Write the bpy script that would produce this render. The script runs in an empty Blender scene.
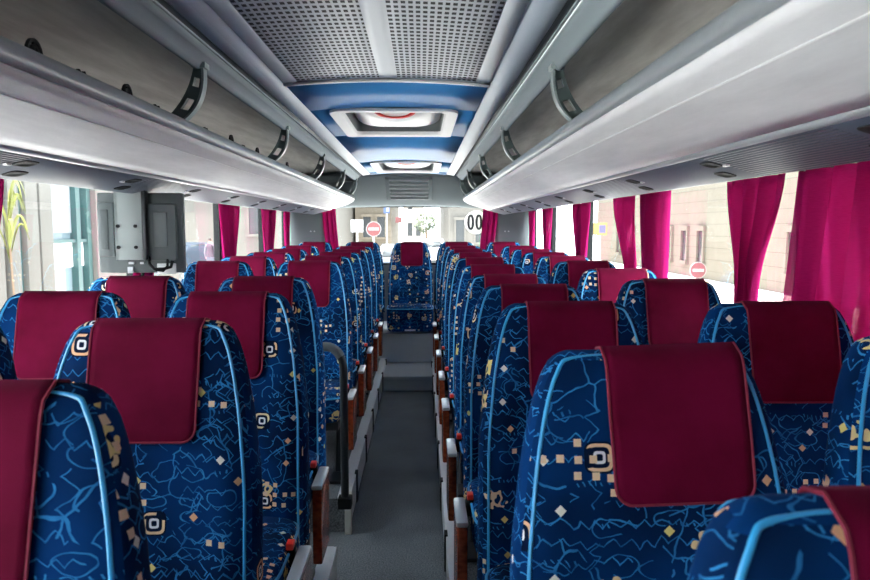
import bpy, bmesh, math, random
from mathutils import Vector, Matrix
random.seed(7)
C = bpy.context.scene.collection
SC = bpy.context.scene
PI = math.pi

# ------------------------------------------------------------------ materials
class NT:
    """small helper for node trees"""
    def __init__(s, name):
        s.m = bpy.data.materials.new(name); s.m.use_nodes = True
        s.t = s.m.node_tree; s.t.nodes.clear()
        s.out = s.n('ShaderNodeOutputMaterial')
    def n(s, typ, **kw):
        nd = s.t.nodes.new(typ)
        for k, v in kw.items(): setattr(nd, k, v)
        return nd
    def put(s, sock, v):
        if isinstance(v, bpy.types.NodeSocket): s.t.links.new(v, sock)
        elif v is not None:
            if isinstance(v, (tuple, list)) and len(v) == 3 and sock.type == 'RGBA': v = (*v, 1)
            sock.default_value = v
    def math(s, op, a, b=None, c=None):
        nd = s.n('ShaderNodeMath', operation=op)
        for i, v in enumerate((a, b, c)):
            if v is not None: s.put(nd.inputs[i], v)
        return nd.outputs[0]
    def vmath(s, op, a, b=None, out=0):
        nd = s.n('ShaderNodeVectorMath', operation=op)
        s.put(nd.inputs[0], a)
        if b is not None:
            if op == 'SCALE': s.put(nd.inputs[3], b)
            else: s.put(nd.inputs[1], b)
        return nd.outputs[out]
    def mix(s, f, a, b):
        nd = s.n('ShaderNodeMix', data_type='RGBA')
        s.put(nd.inputs[0], f); s.put(nd.inputs[6], a); s.put(nd.inputs[7], b)
        return nd.outputs[2]
    def mixsh(s, f, a, b):
        nd = s.n('ShaderNodeMixShader'); s.put(nd.inputs[0], f); s.put(nd.inputs[1], a); s.put(nd.inputs[2], b)
        return nd.outputs[0]
    def noise(s, vec, scale, detail=2, rough=.5, dims='3D'):
        nd = s.n('ShaderNodeTexNoise', noise_dimensions=dims)
        s.put(nd.inputs['Vector'], vec); nd.inputs['Scale'].default_value = scale
        nd.inputs['Detail'].default_value = detail; nd.inputs['Roughness'].default_value = rough
        return nd.outputs['Fac'] if 'Fac' in nd.outputs else nd.outputs[0]
    def ramp(s, f, lo, hi, a=0., b=1.):
        nd = s.n('ShaderNodeMapRange'); nd.clamp = True
        s.put(nd.inputs[0], f)
        for i, v in enumerate((lo, hi, a, b)): nd.inputs[i+1].default_value = v
        return nd.outputs[0]
    def sep(s, v):
        nd = s.n('ShaderNodeSeparateXYZ'); s.put(nd.inputs[0], v); return nd.outputs
    def comb(s, x, y, z=0.):
        nd = s.n('ShaderNodeCombineXYZ')
        for i, v in enumerate((x, y, z)): s.put(nd.inputs[i], v)
        return nd.outputs[0]
    def coord(s, which='Object'):
        return s.n('ShaderNodeTexCoord').outputs[which]
    def bump(s, h, strength=.2, dist=.002):
        nd = s.n('ShaderNodeBump'); nd.inputs['Strength'].default_value = strength
        nd.inputs['Distance'].default_value = dist; s.put(nd.inputs['Height'], h); return nd.outputs[0]
    def principled(s, col, rough=.5, metal=0., spec=.5, normal=None, **kw):
        p = s.n('ShaderNodeBsdfPrincipled')
        s.put(p.inputs['Base Color'], col); s.put(p.inputs['Roughness'], rough)
        s.put(p.inputs['Metallic'], metal); s.put(p.inputs['Specular IOR Level'], spec)
        if normal is not None: s.put(p.inputs['Normal'], normal)
        for k, v in kw.items(): s.put(p.inputs[k.replace('_', ' ')], v)
        return p.outputs[0]
    def done(s, sh):
        s.t.links.new(sh, s.out.inputs['Surface']); return s.m

def plain(name, col, rough=.5, metal=0., spec=.5, var=.06, vscale=6., bump=0., bscale=200.):
    k = NT(name); v = k.coord()
    f = k.noise(v, vscale, 3)
    a = tuple(c*(1-var) for c in col); b = tuple(min(1, c*(1+var)) for c in col)
    nrm = None
    if bump: nrm = k.bump(k.noise(v, bscale, 2), bump, .001)
    return k.done(k.principled(k.mix(f, a, b), rough, metal, spec, nrm))

def fabric_mat():
    k = NT('seat_fabric')
    uv = k.coord('UV')
    rnd = k.n('ShaderNodeObjectInfo').outputs['Random']
    off = k.comb(k.math('MULTIPLY', rnd, 13.7), k.math('MULTIPLY', rnd, 29.3))
    p = k.vmath('ADD', uv, off)
    warp = k.n('ShaderNodeTexNoise', noise_dimensions='2D'); k.put(warp.inputs['Vector'], p); warp.inputs['Scale'].default_value = 16
    wv = k.vmath('SCALE', k.vmath('SUBTRACT', warp.outputs['Color'], (.5, .5, .5)), .03)
    pw = k.vmath('ADD', p, wv)
    x, y, _ = k.sep(pw)
    px, py, _ = k.sep(p)
    lw = .00125
    # stacked zigzags
    def zig(xx, yy, period, amp, gap, w):
        s = k.math('PINGPONG', xx, period)
        v = k.math('MULTIPLY_ADD', s, amp, yy)
        d = k.math('PINGPONG', v, gap)
        return k.math('LESS_THAN', d, w)
    za = zig(x, y, .013, .9, .016, lw)
    ma = k.math('GREATER_THAN', k.noise(p, 7.5, 0, dims='2D'), .47)
    A = k.math('MULTIPLY', za, ma)
    zb = zig(y, x, .016, 1.2, .021, lw)
    mb = k.math('LESS_THAN', k.noise(p, 9.0, 0, dims='2D'), .42)
    B = k.math('MULTIPLY', zb, mb)
    # angular scribble polygons
    vo = k.n('ShaderNodeTexVoronoi', voronoi_dimensions='2D', feature='DISTANCE_TO_EDGE')
    k.put(vo.inputs['Vector'], pw); vo.inputs['Scale'].default_value = 15
    e = k.math('LESS_THAN', vo.outputs['Distance'], .021)
    mc = k.math('GREATER_THAN', k.noise(k.vmath('ADD', p, (3.1, 7.7, 0)), 13, 0, dims='2D'), .50)
    Cc = k.math('MULTIPLY', e, mc)
    # curved fish like arcs: rings of a smooth voronoi
    v2 = k.n('ShaderNodeTexVoronoi', voronoi_dimensions='2D', feature='F1')
    k.put(v2.inputs['Vector'], k.vmath('MULTIPLY', pw, (1., 1.7, 1.))); v2.inputs['Scale'].default_value = 13
    dd = k.math('ABSOLUTE', k.math('SUBTRACT', v2.outputs['Distance'], .33))
    r2 = k.math('LESS_THAN', dd, .018)
    cs = k.n('ShaderNodeSeparateColor'); k.put(cs.inputs[0], v2.outputs['Color'])
    D = k.math('MULTIPLY', r2, k.math('GREATER_THAN', cs.outputs[0], .3))
    D = k.math('MULTIPLY', D, k.math('LESS_THAN', k.noise(p, 22, 0, dims='2D'), .58))
    # rows of ticks
    t1 = k.math('LESS_THAN', k.math('PINGPONG', k.math('MULTIPLY_ADD', y, .4, x), .0055), .0013)
    t2 = k.math('LESS_THAN', k.math('PINGPONG', y, .028), .0035)
    mt = k.math('GREATER_THAN', k.noise(k.vmath('ADD', p, (9.1, 1.3, 0)), 15, 0, dims='2D'), .6)
    E = k.math('MULTIPLY', k.math('MULTIPLY', t1, t2), mt)
    lines = k.math('MAXIMUM', k.math('MAXIMUM', A, B), k.math('MAXIMUM', Cc, k.math('MAXIMUM', D, E)))
    soft = k.ramp(k.noise(p, 30, 1, dims='2D'), .3, .7, .45, 1.)
    lines = k.math('MULTIPLY', lines, soft)
    base = k.mix(k.ramp(k.noise(p, 5, 1, dims='2D'), .35, .65), (.0008, .0115, .048), (.0012, .030, .125))
    weave = k.noise(p, 900, 0, dims='2D')
    col = k.mix(lines, base, (.03, .215, .50))
    # motifs
    def motif(metric, scale, shift, presence):
        v = k.n('ShaderNodeTexVoronoi', voronoi_dimensions='2D', feature='F1', distance=metric)
        if metric == 'MINKOWSKI': v.inputs['Exponent'].default_value = 4.
        k.put(v.inputs['Vector'], k.vmath('ADD', p, shift)); v.inputs['Scale'].default_value = scale
        v.inputs['Randomness'].default_value = .85
        c = k.n('ShaderNodeSeparateColor'); k.put(c.inputs[0], v.outputs['Color'])
        pr = k.math('GREATER_THAN', c.outputs[0], presence)
        return v.outputs['Distance'], c.outputs, pr
    d, c, pr = motif('MANHATTAN', 12, (0, 0, 0), .38)
    dia = k.math('MULTIPLY', k.math('LESS_THAN', d, .105), pr)
    pal = k.mix(k.math('GREATER_THAN', c[1], .6), (.78, .72, .62), (.78, .42, .24))
    pal = k.mix(k.math('GREATER_THAN', c[2], .7), pal, (.72, .58, .2))
    col = k.mix(dia, col, pal)
    d, c, pr = motif('MINKOWSKI', 6.5, (4.3, 2.2, 0), .66)
    halo = k.math('MULTIPLY', k.math('LESS_THAN', d, .155), pr)
    col = k.mix(halo, col, (.002, .008, .03))
    ring = k.math('MULTIPLY', k.math('MULTIPLY', k.math('LESS_THAN', d, .135), k.math('GREATER_THAN', d, .102)), k.math('MULTIPLY', pr, k.math('GREATER_THAN', k.noise(p, 26, 0, dims='2D'), .40)))
    core = k.math('MULTIPLY', k.math('MULTIPLY', k.math('LESS_THAN', d, .062), k.math('GREATER_THAN', d, .034)), pr)
    col = k.mix(ring, col, k.mix(c[1], (.8, .72, .45), (.8, .42, .25)))
    col = k.mix(core, col, (.75, .74, .78))
    d, c, pr = motif('EUCLIDEAN', 6.1, (8.4, 5.9, 0), .5)
    wob = k.math('ADD', d, k.math('MULTIPLY', k.math('SUBTRACT', k.noise(p, 70, 0, dims='2D'), .5), .22))
    blob = k.math('MULTIPLY', k.math('MULTIPLY', k.math('LESS_THAN', wob, .115), k.math('GREATER_THAN', wob, .03)), pr)
    col = k.mix(blob, col, k.mix(c[2], (.75, .62, .22), (.78, .5, .36)))
    # trios of little squares
    v3 = k.n('ShaderNodeTexVoronoi', voronoi_dimensions='2D', feature='F1', distance='CHEBYCHEV')
    k.put(v3.inputs['Vector'], p); v3.inputs['Scale'].default_value = 38; v3.inputs['Randomness'].default_value = .25
    m3 = k.math('MULTIPLY', k.math('LESS_THAN', v3.outputs['Distance'], .22), k.math('GREATER_THAN', k.noise(k.vmath('ADD', v3.outputs['Position'], (2.2, 8.8, 0)), .21*38, 0, dims='2D'), .745))
    col = k.mix(m3, col, (.78, .55, .36))
    nrm = k.bump(weave, .25, .001)
    return k.done(k.principled(col, .85, 0, .06, nrm, Sheen_Weight=.02, Sheen_Roughness=.4, Sheen_Tint=(.2, .5, .95, 1)))

def velvet_mat():
    k = NT('maroon_velvet'); v = k.coord()
    f = k.ramp(k.noise(v, 9, 4), .35, .65)
    col = k.mix(f, (.095, .0016, .017), (.132, .0027, .027))
    nrm = k.bump(k.noise(v, 700, 1), .3, .001)
    return k.done(k.principled(col, .8, 0, .06, nrm, Sheen_Weight=.08, Sheen_Roughness=.35, Sheen_Tint=(.95, .2, .45, 1)))

def curtain_mat():
    k = NT('curtain_cloth'); v = k.coord()
    x, y, z = k.sep(v)
    thread = k.noise(k.comb(k.math('MULTIPLY', x, 60), k.math('MULTIPLY', y, 60), k.math('MULTIPLY', z, 700)), 1, 2)
    col = k.mix(k.ramp(thread, .3, .7), (.23, .006, .07), (.33, .014, .115))
    d = k.n('ShaderNodeBsdfDiffuse'); k.put(d.inputs[0], col)
    t = k.n('ShaderNodeBsdfTranslucent'); k.put(t.inputs[0], k.mix(.5, col, (.55, .03, .24)))
    tr = k.n('ShaderNodeBsdfTransparent'); k.put(tr.inputs[0], (1., .75, .82))
    return k.done(k.mixsh(k.math('ADD', k.ramp(thread, .45, .75, .01, .10), k.ramp(k.noise(k.comb(0., k.math('MULTIPLY', y, 11), k.math('MULTIPLY', z, .6)), 1, 0), .60, .66, 0, .25)), k.mixsh(.36, d.outputs[0], t.outputs[0]), tr.outputs[0]))

def wood_mat():
    k = NT('varnished_wood'); v = k.coord()
    x, y, z = k.sep(v)
    g = k.noise(k.comb(k.math('MULTIPLY', x, 30), k.math('MULTIPLY', y, 9), k.math('MULTIPLY', z, 45)), 1, 4)
    col = k.mix(k.ramp(g, .3, .7), (.11, .016, .007), (.42, .085, .032))
    return k.done(k.principled(col, .22, 0, .5, None, Coat_Weight=.5, Coat_Roughness=.1))

def carpet_mat():
    k = NT('aisle_carpet'); v = k.coord()
    f = k.noise(v, 170, 4, .7); g = k.noise(v, 4, 3)
    col = k.mix(k.ramp(f, .35, .65), (.055, .063, .07), (.27, .295, .31))
    col = k.mix(k.ramp(g, .3, .75, 0, .35), col, (.05, .055, .06))
    return k.done(k.principled(col, .95, 0, .1, k.bump(f, .6, .004)))

def liner_mat():
    k = NT('rack_felt'); v = k.coord()
    x, y, z = k.sep(v)
    s = k.noise(k.comb(k.math('MULTIPLY', x, 14), k.math('MULTIPLY', y, 2.2), k.math('MULTIPLY', z, 16)), 1, 5, .6)
    col = k.mix(k.ramp(s, .3, .7), (.46, .445, .43), (.68, .665, .64))
    return k.done(k.principled(col, .9, 0, .1, k.bump(k.noise(v, 300, 2), .4, .002)))

def fascia_mat():
    k = NT('rack_vinyl'); v = k.coord()
    x, y, z = k.sep(v)
    s = k.noise(k.comb(k.math('MULTIPLY', x, 18), k.math('MULTIPLY', y, 3), k.math('MULTIPLY', z, 18)), 1, 5, .65)
    col = k.mix(k.ramp(s, .3, .72), (.60, .60, .625), (.74, .74, .765))
    return k.done(k.principled(col, .55, 0, .3, k.bump(k.noise(v, 120, 3), .15, .002)))

def perforated_mat():
    k = NT('perforated_metal'); v = k.coord()
    x, y, z = k.sep(v)
    row = k.math('FLOOR', k.math('DIVIDE', y, .034))
    a = k.math('ABSOLUTE', k.math('SUBTRACT', k.math('FRACT', k.math('DIVIDE', x, .0168)), .5))
    b = k.math('ABSOLUTE', k.math('SUBTRACT', k.math('FRACT', k.math('DIVIDE', y, .034)), .5))
    h = k.math('MULTIPLY', k.math('LESS_THAN', a, .31), k.math('LESS_THAN', b, .27))
    col = k.mix(h, (.29, .345, .415), (.010, .013, .018))
    ro = k.math('MULTIPLY_ADD', h, .5, .35)
    return k.done(k.principled(col, ro, 0, .5, k.bump(k.math('SUBTRACT', 1., h), .8, .003)))

def ribbed_mat():
    """service panel: fine lengthwise ribs in alternating sections"""
    k = NT('service_panel_plastic'); v = k.coord()
    x, y, z = k.sep(v)
    r = k.math('PINGPONG', k.math('ABSOLUTE', x), .005)
    sec = k.math('LESS_THAN', k.math('FRACT', k.math('DIVIDE', k.math('ADD', y, 5.05), 1.22)), .42)
    h = k.math('MULTIPLY', k.ramp(r, .001, .0035), sec)
    col = k.mix(h, (.075, .092, .13), (.045, .056, .08))
    holes = k.noise(v, 500, 0)
    return k.done(k.principled(col, .45, 0, .4, k.bump(h, .9, .003)))

def glass_mat(name, tint=(.97, .99, 1), refl=.03):
    k = NT(name)
    t = k.n('ShaderNodeBsdfTransparent'); k.put(t.inputs[0], tint)
    g = k.n('ShaderNodeBsdfGlossy'); g.inputs['Roughness'].default_value = .02
    f = k.n('ShaderNodeFresnel'); f.inputs[0].default_value = 1.3
    return k.done(k.mixsh(k.math('MULTIPLY', f.outputs[0], refl*5), t.outputs[0], g.outputs[0]))

def stone_mat(name, a, b, rowh=.45):
    k = NT(name); v = k.coord()
    x, y, z = k.sep(v)
    l = k.math('LESS_THAN', k.math('FRACT', k.math('DIVIDE', z, rowh)), .035)
    f = k.noise(v, 3, 4)
    col = k.mix(f, a, b)
    col = k.mix(l, col, tuple(c*.6 for c in a))
    return k.done(k.principled(col, .85, 0, .2))

M = {}
M['fabric'] = fabric_mat(); M['velvet'] = velvet_mat(); M['curtain'] = curtain_mat(); M['wood'] = wood_mat()
M['carpet'] = carpet_mat(); M['liner'] = liner_mat(); M['fascia'] = fascia_mat(); M['perf'] = perforated_mat()
M['ribbed'] = ribbed_mat(); M['glass'] = glass_mat('window_glass')
M['piping'] = plain('blue_piping', (.035, .34, .68), .35, 0, .5, .1, 40)
M['trim_velvet'] = plain('maroon_edging', (.20, .02, .045), .7, 0, .2, .1, 60)
M['alu'] = plain('brushed_aluminium', (.74, .76, .78), .35, .35, .5, .05, 30)
M['rail'] = plain('grey_rail', (.30, .33, .35), .33, .25, .5, .04, 10)
M['silver'] = plain('silver_plastic', (.50, .53, .56), .3, .3, .5, .05, 40)
M['ceil'] = plain('ceiling_panel_grey', (.31, .37, .45), .32, .0, .5, .03, 3)
M['strip'] = plain('light_grey_panel', (.39, .45, .53), .45, .0, .5, .03, 5)
M['cornice'] = plain('cornice_grey', (.25, .295, .32), .7, .0, .12, .03, 5)
M['groove'] = plain('dark_groove', (.02, .03, .036), .5)
M['blue'] = plain('blue_panel', (.045, .25, .60), .5, 0, .4, .08, 3, .15, 250)
M['white'] = plain('white_plastic', (.78, .79, .80), .4, 0, .4, .03)
M['dome'] = plain('frosted_dome', (.85, .84, .82), .35, 0, .4, .03)
M['bracket'] = plain('green_grey_plastic', (.10, .135, .135), .4, 0, .45, .05)
M['bracket_rim'] = plain('pale_green_grey_plastic', (.30, .36, .36), .35, 0, .45, .05)
M['riser'] = plain('grey_riser', (.55, .58, .59), .6, 0, .3, .05)
M['black'] = plain('black_plastic', (.012, .013, .014), .6, 0, .12)
M['dark'] = plain('dark_grey_metal', (.035, .04, .045), .35, .4)
M['panel'] = plain('grey_wall_panel', (.16, .18, .19), .55, 0, .35, .05)
M['header'] = plain('grey_header_panel', (.11, .13, .14), .9, 0, .05, .04)
M['pillar'] = plain('pillar_grey', (.24, .26, .28), .5)
M['cream'] = plain('cream_paint', (.66, .65, .58), .45)
M['monitor'] = plain('monitor_grey', (.085, .10, .105), .5, 0, .4, .05, 10)
M['monitor_l'] = plain('monitor_inner_grey', (.12, .14, .145), .5, 0, .4, .05, 10)
M['plate'] = plain('bracket_plate_grey', (.30, .34, .34), .45, .1, .4, .04, 12)
M['red'] = plain('red_plastic', (.75, .03, .02), .35)
M['skin'] = plain('skin', (.20, .115, .08), .6)
M['hair'] = plain('dark_hair', (.018, .012, .01), .7)
M['shirt'] = plain('lilac_shirt', (.032, .018, .03), .8)
M['shirt2'] = plain('pale_sleeve', (.07, .07, .085), .8)
M['trousers'] = plain('dark_trousers', (.05, .05, .07), .8)
M['asphalt'] = plain('asphalt', (.46, .455, .44), .9, 0, .2, .15, 3)
M['paving'] = plain('paving', (.55, .54, .51), .85, 0, .2, .1, 3)
M['teal'] = plain('teal_frame', (.02, .055, .055), .5)
M['render'] = plain('pale_render', (.25, .23, .20), .85, 0, .2, .06, 2)
M['stonew'] = stone_mat('limestone', (.085, .072, .055), (.115, .10, .08))
M['stone2'] = stone_mat('beige_stone', (.075, .055, .036), (.10, .076, .054), .6)
M['stone3'] = plain('white_render', (.095, .09, .082), .85, 0, .2, .06, 2)
M['winpane'] = plain('dark_pane', (.025, .028, .03), .2, 0, .3)
M['shopglass'] = plain('shop_glass', (.12, .16, .18), .15, 0, .5)
M['blind'] = plain('white_blind', (.16, .175, .195), .8)
M['signred'] = plain('sign_red', (.06, .003, .004), .4)
M['signwhite'] = plain('sign_white', (.13, .13, .13), .4)
M['signblue'] = plain('sign_blue', (.012, .03, .09), .4)
M['signyellow'] = plain('sign_yellow', (.13, .09, .012), .4)
M['pole'] = plain('galvanised_pole', (.35, .36, .37), .4, .6)
M['leaf'] = plain('leaf_green', (.10, .12, .085), .6, 0, .3, .3, 3)
M['palm'] = plain('palm_leaf', (.10, .11, .018), .6, 0, .3, .2, 8)
M['bark'] = plain('bark', (.12, .08, .05), .9)
M['carpaint'] = plain('silver_car_paint', (.10, .115, .14), .25, .4)
M['cardark'] = plain('dark_car_paint', (.02, .028, .04), .4, .0, .2)
M['rubber'] = plain('rubber', (.02, .02, .02), .8)
def sticker_mat():
    k = NT('sticker_white'); d = k.n('ShaderNodeBsdfDiffuse'); t = k.n('ShaderNodeBsdfTranslucent')
    for q in (d, t): k.put(q.inputs[0], (.7, .7, .68))
    return k.done(k.mixsh(.6, d.outputs[0], t.outputs[0]))
M['sticker'] = sticker_mat()
M['digit'] = plain('sticker_ink', (.02, .025, .03), .6)

# ------------------------------------------------------------------ geometry helpers
class MB:
    def __init__(s): s.v = []; s.f = []; s.mi = []
    def add(s, vs, fs, mi=0):
        o = len(s.v); s.v += [tuple(p) for p in vs]
        s.f += [tuple(i+o for i in f) for f in fs]; s.mi += [mi]*len(fs)
        return s
    def box(s, x0, x1, y0, y1, z0, z1, bev=0., mi=0):
        if bev > 0:
            b = bmesh.new(); bmesh.ops.create_cube(b, size=1)
            for v in b.verts:
                v.co = ((x0+x1)/2+v.co.x*(x1-x0), (y0+y1)/2+v.co.y*(y1-y0), (z0+z1)/2+v.co.z*(z1-z0))
            bmesh.ops.bevel(b, geom=b.edges[:], offset=bev, segments=2, profile=.6, affect='EDGES')
            b.verts.index_update()
            s.add([v.co for v in b.verts], [[v.index for v in f.verts] for f in b.faces], mi); b.free()
        else:
            vs = [(x, y, z) for x in (x0, x1) for y in (y0, y1) for z in (z0, z1)]
            s.add(vs, [(0, 1, 3, 2), (4, 6, 7, 5), (0, 4, 5, 1), (2, 3, 7, 6), (0, 2, 6, 4), (1, 5, 7, 3)], mi)
        return s
    def loft(s, rings, caps=True, closed=True, mi=0):
        n = len(rings[0]); vs = [p for r in rings for p in r]; fs = []
        for i in range(len(rings)-1):
            for j in range(n if closed else n-1):
                k = (j+1) % n
                fs.append((i*n+j, i*n+k, (i+1)*n+k, (i+1)*n+j))
        if caps and closed:
            fs.append(tuple(range(n-1, -1, -1))); o = (len(rings)-1)*n
            fs.append(tuple(range(o, o+n)))
        return s.add(vs, fs, mi)
    def tube(s, path, r, n=8, closed=False, mi=0):
        P = [Vector(p) for p in path]; m = len(P); rings = []
        up = None
        for i in range(m):
            if closed: t = (P[(i+1) % m]-P[i-1])
            else: t = P[min(i+1, m-1)]-P[max(i-1, 0)]
            t.normalize()
            if up is None:
                up = Vector((0, 0, 1)) if abs(t.z) < .9 else Vector((1, 0, 0))
            a = up - t*up.dot(t); a.normalize(); up = a; b = t.cross(a)
            rr = r[i] if isinstance(r, (list, tuple)) else r
            rings.append([P[i]+a*(math.cos(q)*rr)+b*(math.sin(q)*rr) for q in (2*PI*j/n for j in range(n))])
        if closed: rings.append(rings[0]); return s.loft(rings, False, True, mi)
        return s.loft(rings, True, True, mi)
    def cyl(s, c, axis, r, h, n=24, mi=0, r2=None):
        c = Vector(c); ax = Vector(axis).normalized()
        u = ax.orthogonal().normalized(); w = ax.cross(u)
        R2 = r if r2 is None else r2
        rings = [[c+ax*q+(u*math.cos(2*PI*j/n)+w*math.sin(2*PI*j/n))*rad for j in range(n)] for q, rad in ((-h/2, r), (h/2, R2))]
        return s.loft(rings, True, True, mi)
    def sheet(s, pts, y0, y1, ny=1, mi=0):
        """polyline (x,z) swept along y"""
        rows = [[(x, y0+(y1-y0)*j/ny, z) for j in range(ny+1)] for x, z in pts]
        return s.loft(rows, False, False, mi)
    def prism(s, poly, y0, y1, mi=0):
        n = len(poly)
        return s.loft([[(x, y0, z) for x, z in poly], [(x, y1, z) for x, z in poly]], True, True, mi)

def link(name, mb, mat, parent=None, solid=0., smooth=35., off=-1, loc=None, recalc=True):
    me = bpy.data.meshes.new(name)
    me.from_pydata(mb.v, [], mb.f)
    mats = mat if isinstance(mat, (list, tuple)) else [mat]
    for m in mats: me.materials.append(m)
    me.polygons.foreach_set('material_index', mb.mi)
    if recalc:
        b = bmesh.new(); b.from_mesh(me); bmesh.ops.recalc_face_normals(b, faces=b.faces[:]); b.to_mesh(me); b.free()
    uvl = me.uv_layers.new(name='UVMap'); vs = me.vertices
    for p in me.polygons:
        n = p.normal; ax = max(range(3), key=lambda i: abs(n[i]))
        for li in p.loop_indices:
            q = vs[me.loops[li].vertex_index].co
            uvl.data[li].uv = ((q.y+3.3, q.z), (q.x, q.z), (q.x, q.y+5.1))[ax]
    if smooth:
        me.shade_smooth(); me.set_sharp_from_angle(angle=math.radians(smooth))
    o = bpy.data.objects.new(name, me); C.objects.link(o)
    if parent is not None: o.parent = parent
    if loc: o.location = loc
    if solid:
        m = o.modifiers.new('thickness', 'SOLIDIFY'); m.thickness = solid; m.offset = off
    return o

def tag(o, label, cat, group=None, kind=None):
    if label: o['label'] = label
    if cat: o['category'] = cat
    if group: o['group'] = group
    if kind: o['kind'] = kind
    return o
def empty(name, loc=(0, 0, 0), rz=0.):
    o = bpy.data.objects.new(name, None); C.objects.link(o); o.location = loc; o.rotation_euler = (0, 0, rz)
    o.empty_display_size = .1
    return o
def struct(o, label=None, cat=None):
    o['kind'] = 'structure'
    if label: o['label'] = label
    if cat: o['category'] = cat
    return o
def lerp(a, b, t): return a+(b-a)*t
def interp(x, xs, ys):
    if x <= xs[0]: return ys[0]
    for i in range(len(xs)-1):
        if x <= xs[i+1]: return lerp(ys[i], ys[i+1], (x-xs[i])/(xs[i+1]-xs[i]))
    return ys[-1]

# ------------------------------------------------------------------ camera
CX, CZ, F = .115, 1.40, 700.
cam = bpy.data.cameras.new('camera'); co = bpy.data.objects.new('camera', cam); C.objects.link(co)
cam.sensor_width = 36; cam.lens = F/870*36; cam.clip_start = .02; cam.clip_end = 500
co.location = (CX, 0, CZ)
co.rotation_euler = (PI/2-math.atan(63/F), 0, -math.atan(14/F))
cam.dof.use_dof = True; cam.dof.focus_distance = 2.6; cam.dof.aperture_fstop = 9
SC.camera = co

# ------------------------------------------------------------------ shell
HW = 1.28            # half width of the cabin
Y0, Y1 = -1.7, 7.42  # front and rear walls
POD = .16            # seat platform height
m = MB().box(-HW, HW, Y0, 6.6, -.06, 0)
struct(link('floor', m, M['carpet']), 'dark grey carpeted aisle floor', 'floor')

def podium(name, side, segs):
    m = MB()
    for a, b in segs:
        x0, x1 = sorted((side*.225, side*HW)); m.box(x0, x1, a, b, 0.001, POD)
    o = link(name, m, M['carpet']); struct(o)
    k = 0
    t = MB(); d = MB()
    for a, b in segs:
        xs = side*.225
        x0, x1 = sorted((xs, xs-side*.012))
        t.box(x0, x1, a, b, .03, POD+.006)
        x0, x1 = sorted((xs, xs+side*.045)); t.box(x0, x1, a, b, POD, POD+.008)
        for q in range(int((b-a)/.6)+1):
            yy = a+.3+q*.6
            if yy < b-.06:
                x0, x1 = sorted((xs-side*.018, xs-side*.005)); d.box(x0, x1, yy, yy+.05, .02, POD+.012)
        x0, x1 = sorted((xs, xs-side*.006)); d.box(x0, x1, a, b, .001, .032)
    link('edge_trim', t, M['alu'], o); link('joint_strip', d, M['black'], o)
podium('trim_1', -1, [(-.6, 2.62), (3.12, 6.55)])
podium('trim_2', 1, [(-.6, 6.55)])
# stairwell corner post at the gap in the left platform
m = MB().box(-.235, -.205, 3.09, 3.13, .001, POD+.03, .004)
struct(link('trim_3', m, M['cream']))
# rear steps and rear platform
m = MB().box(-.212, .212, 5.92, 6.6, .0, .118)
o = struct(link('floor_step', m, M['riser']), 'grey carpeted step at the end of the aisle', 'step')
link('step_nosing', MB().box(-.212, .212, 5.90, 5.95, .085, .126, .006).box(-.212, .212, 5.95, 6.55, .118, .124), M['silver'], o)
m = MB().box(-HW, HW, 6.55, Y1, 0.0, .40)
struct(link('floor_platform', m, M['riser']), 'grey raised platform under the rear bench', 'platform')

# side walls with pillars and windows
PIL = [-1.62, -.55, .75, 2.1, 3.5, 4.96, 6.30, 7.36]
WZ0, WZ1 = .86, 1.60
def side_wall(name, s):
    m = MB()
    a, b = sorted((s*HW, s*(HW+.045)))
    m.box(a, b, Y0, Y1, -.06, WZ0); m.box(a, b, Y0, Y1, WZ1, 2.02)
    # unseen panel added over the front right windows to block their light
    if s > 0: m.box(a, b, Y0, .75, WZ0, WZ1)
    for p in PIL: m.box(a, b, p-.032, p+.032, WZ0, WZ1)
    a, b = sorted((s*(HW-.05), s*(HW))); m.box(a, b, Y0, Y1, WZ0-.04, WZ0)
    struct(link(name, m, M['pillar']))
side_wall('wall_left', -1); side_wall('wall_right', 1)
nw = 0
for s in (-1, 1):
    for a, b in zip(PIL[:-1], PIL[1:]):
        if b < .8 and s > 0: continue
        nw += 1
        w = MB(); x = s*(HW+.022)
        w.box(x-.02, x+.02, a+.032, a+.062, WZ0, WZ1); w.box(x-.02, x+.02, b-.062, b-.032, WZ0, WZ1)
        w.box(x-.02, x+.02, a+.062, b-.062, WZ0, WZ0+.02); w.box(x-.02, x+.02, a+.062, b-.062, WZ1-.02, WZ1)
        o = struct(link('window_%d' % nw, w, M['black']))
        link('pane', MB().box(x-.003, x+.003, a+.06, b-.06, WZ0+.015, WZ1-.015), M['glass'], o)
# rear wall with rear window
RW, RZ0, RZ1 = .98, 1.0, 1.625
m = MB().box(-HW, HW, Y1, Y1+.06, 0, RZ0).box(-HW, -RW, Y1, Y1+.06, RZ0, RZ1).box(RW, HW, Y1, Y1+.06, RZ0, RZ1).box(-HW, HW, Y1, Y1+.06, RZ1, 2.02)
struct(link('wall_rear', m, M['panel']))
m = MB().box(-RW, -RW+.02, Y1+.01, Y1+.05, RZ0, RZ1).box(RW-.02, RW, Y1+.01, Y1+.05, RZ0, RZ1).box(-RW+.02, RW-.02, Y1+.01, Y1+.05, RZ0, RZ0+.02).box(-RW+.02, RW-.02, Y1+.01, Y1+.05, RZ1-.02, RZ1)
rwin = struct(link('window_%d' % (nw+1), m, M['black']))
link('pane', MB().box(-RW+.015, RW-.015, Y1+.027, Y1+.033, RZ0+.015, RZ1-.015), M['glass'], rwin)
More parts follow.
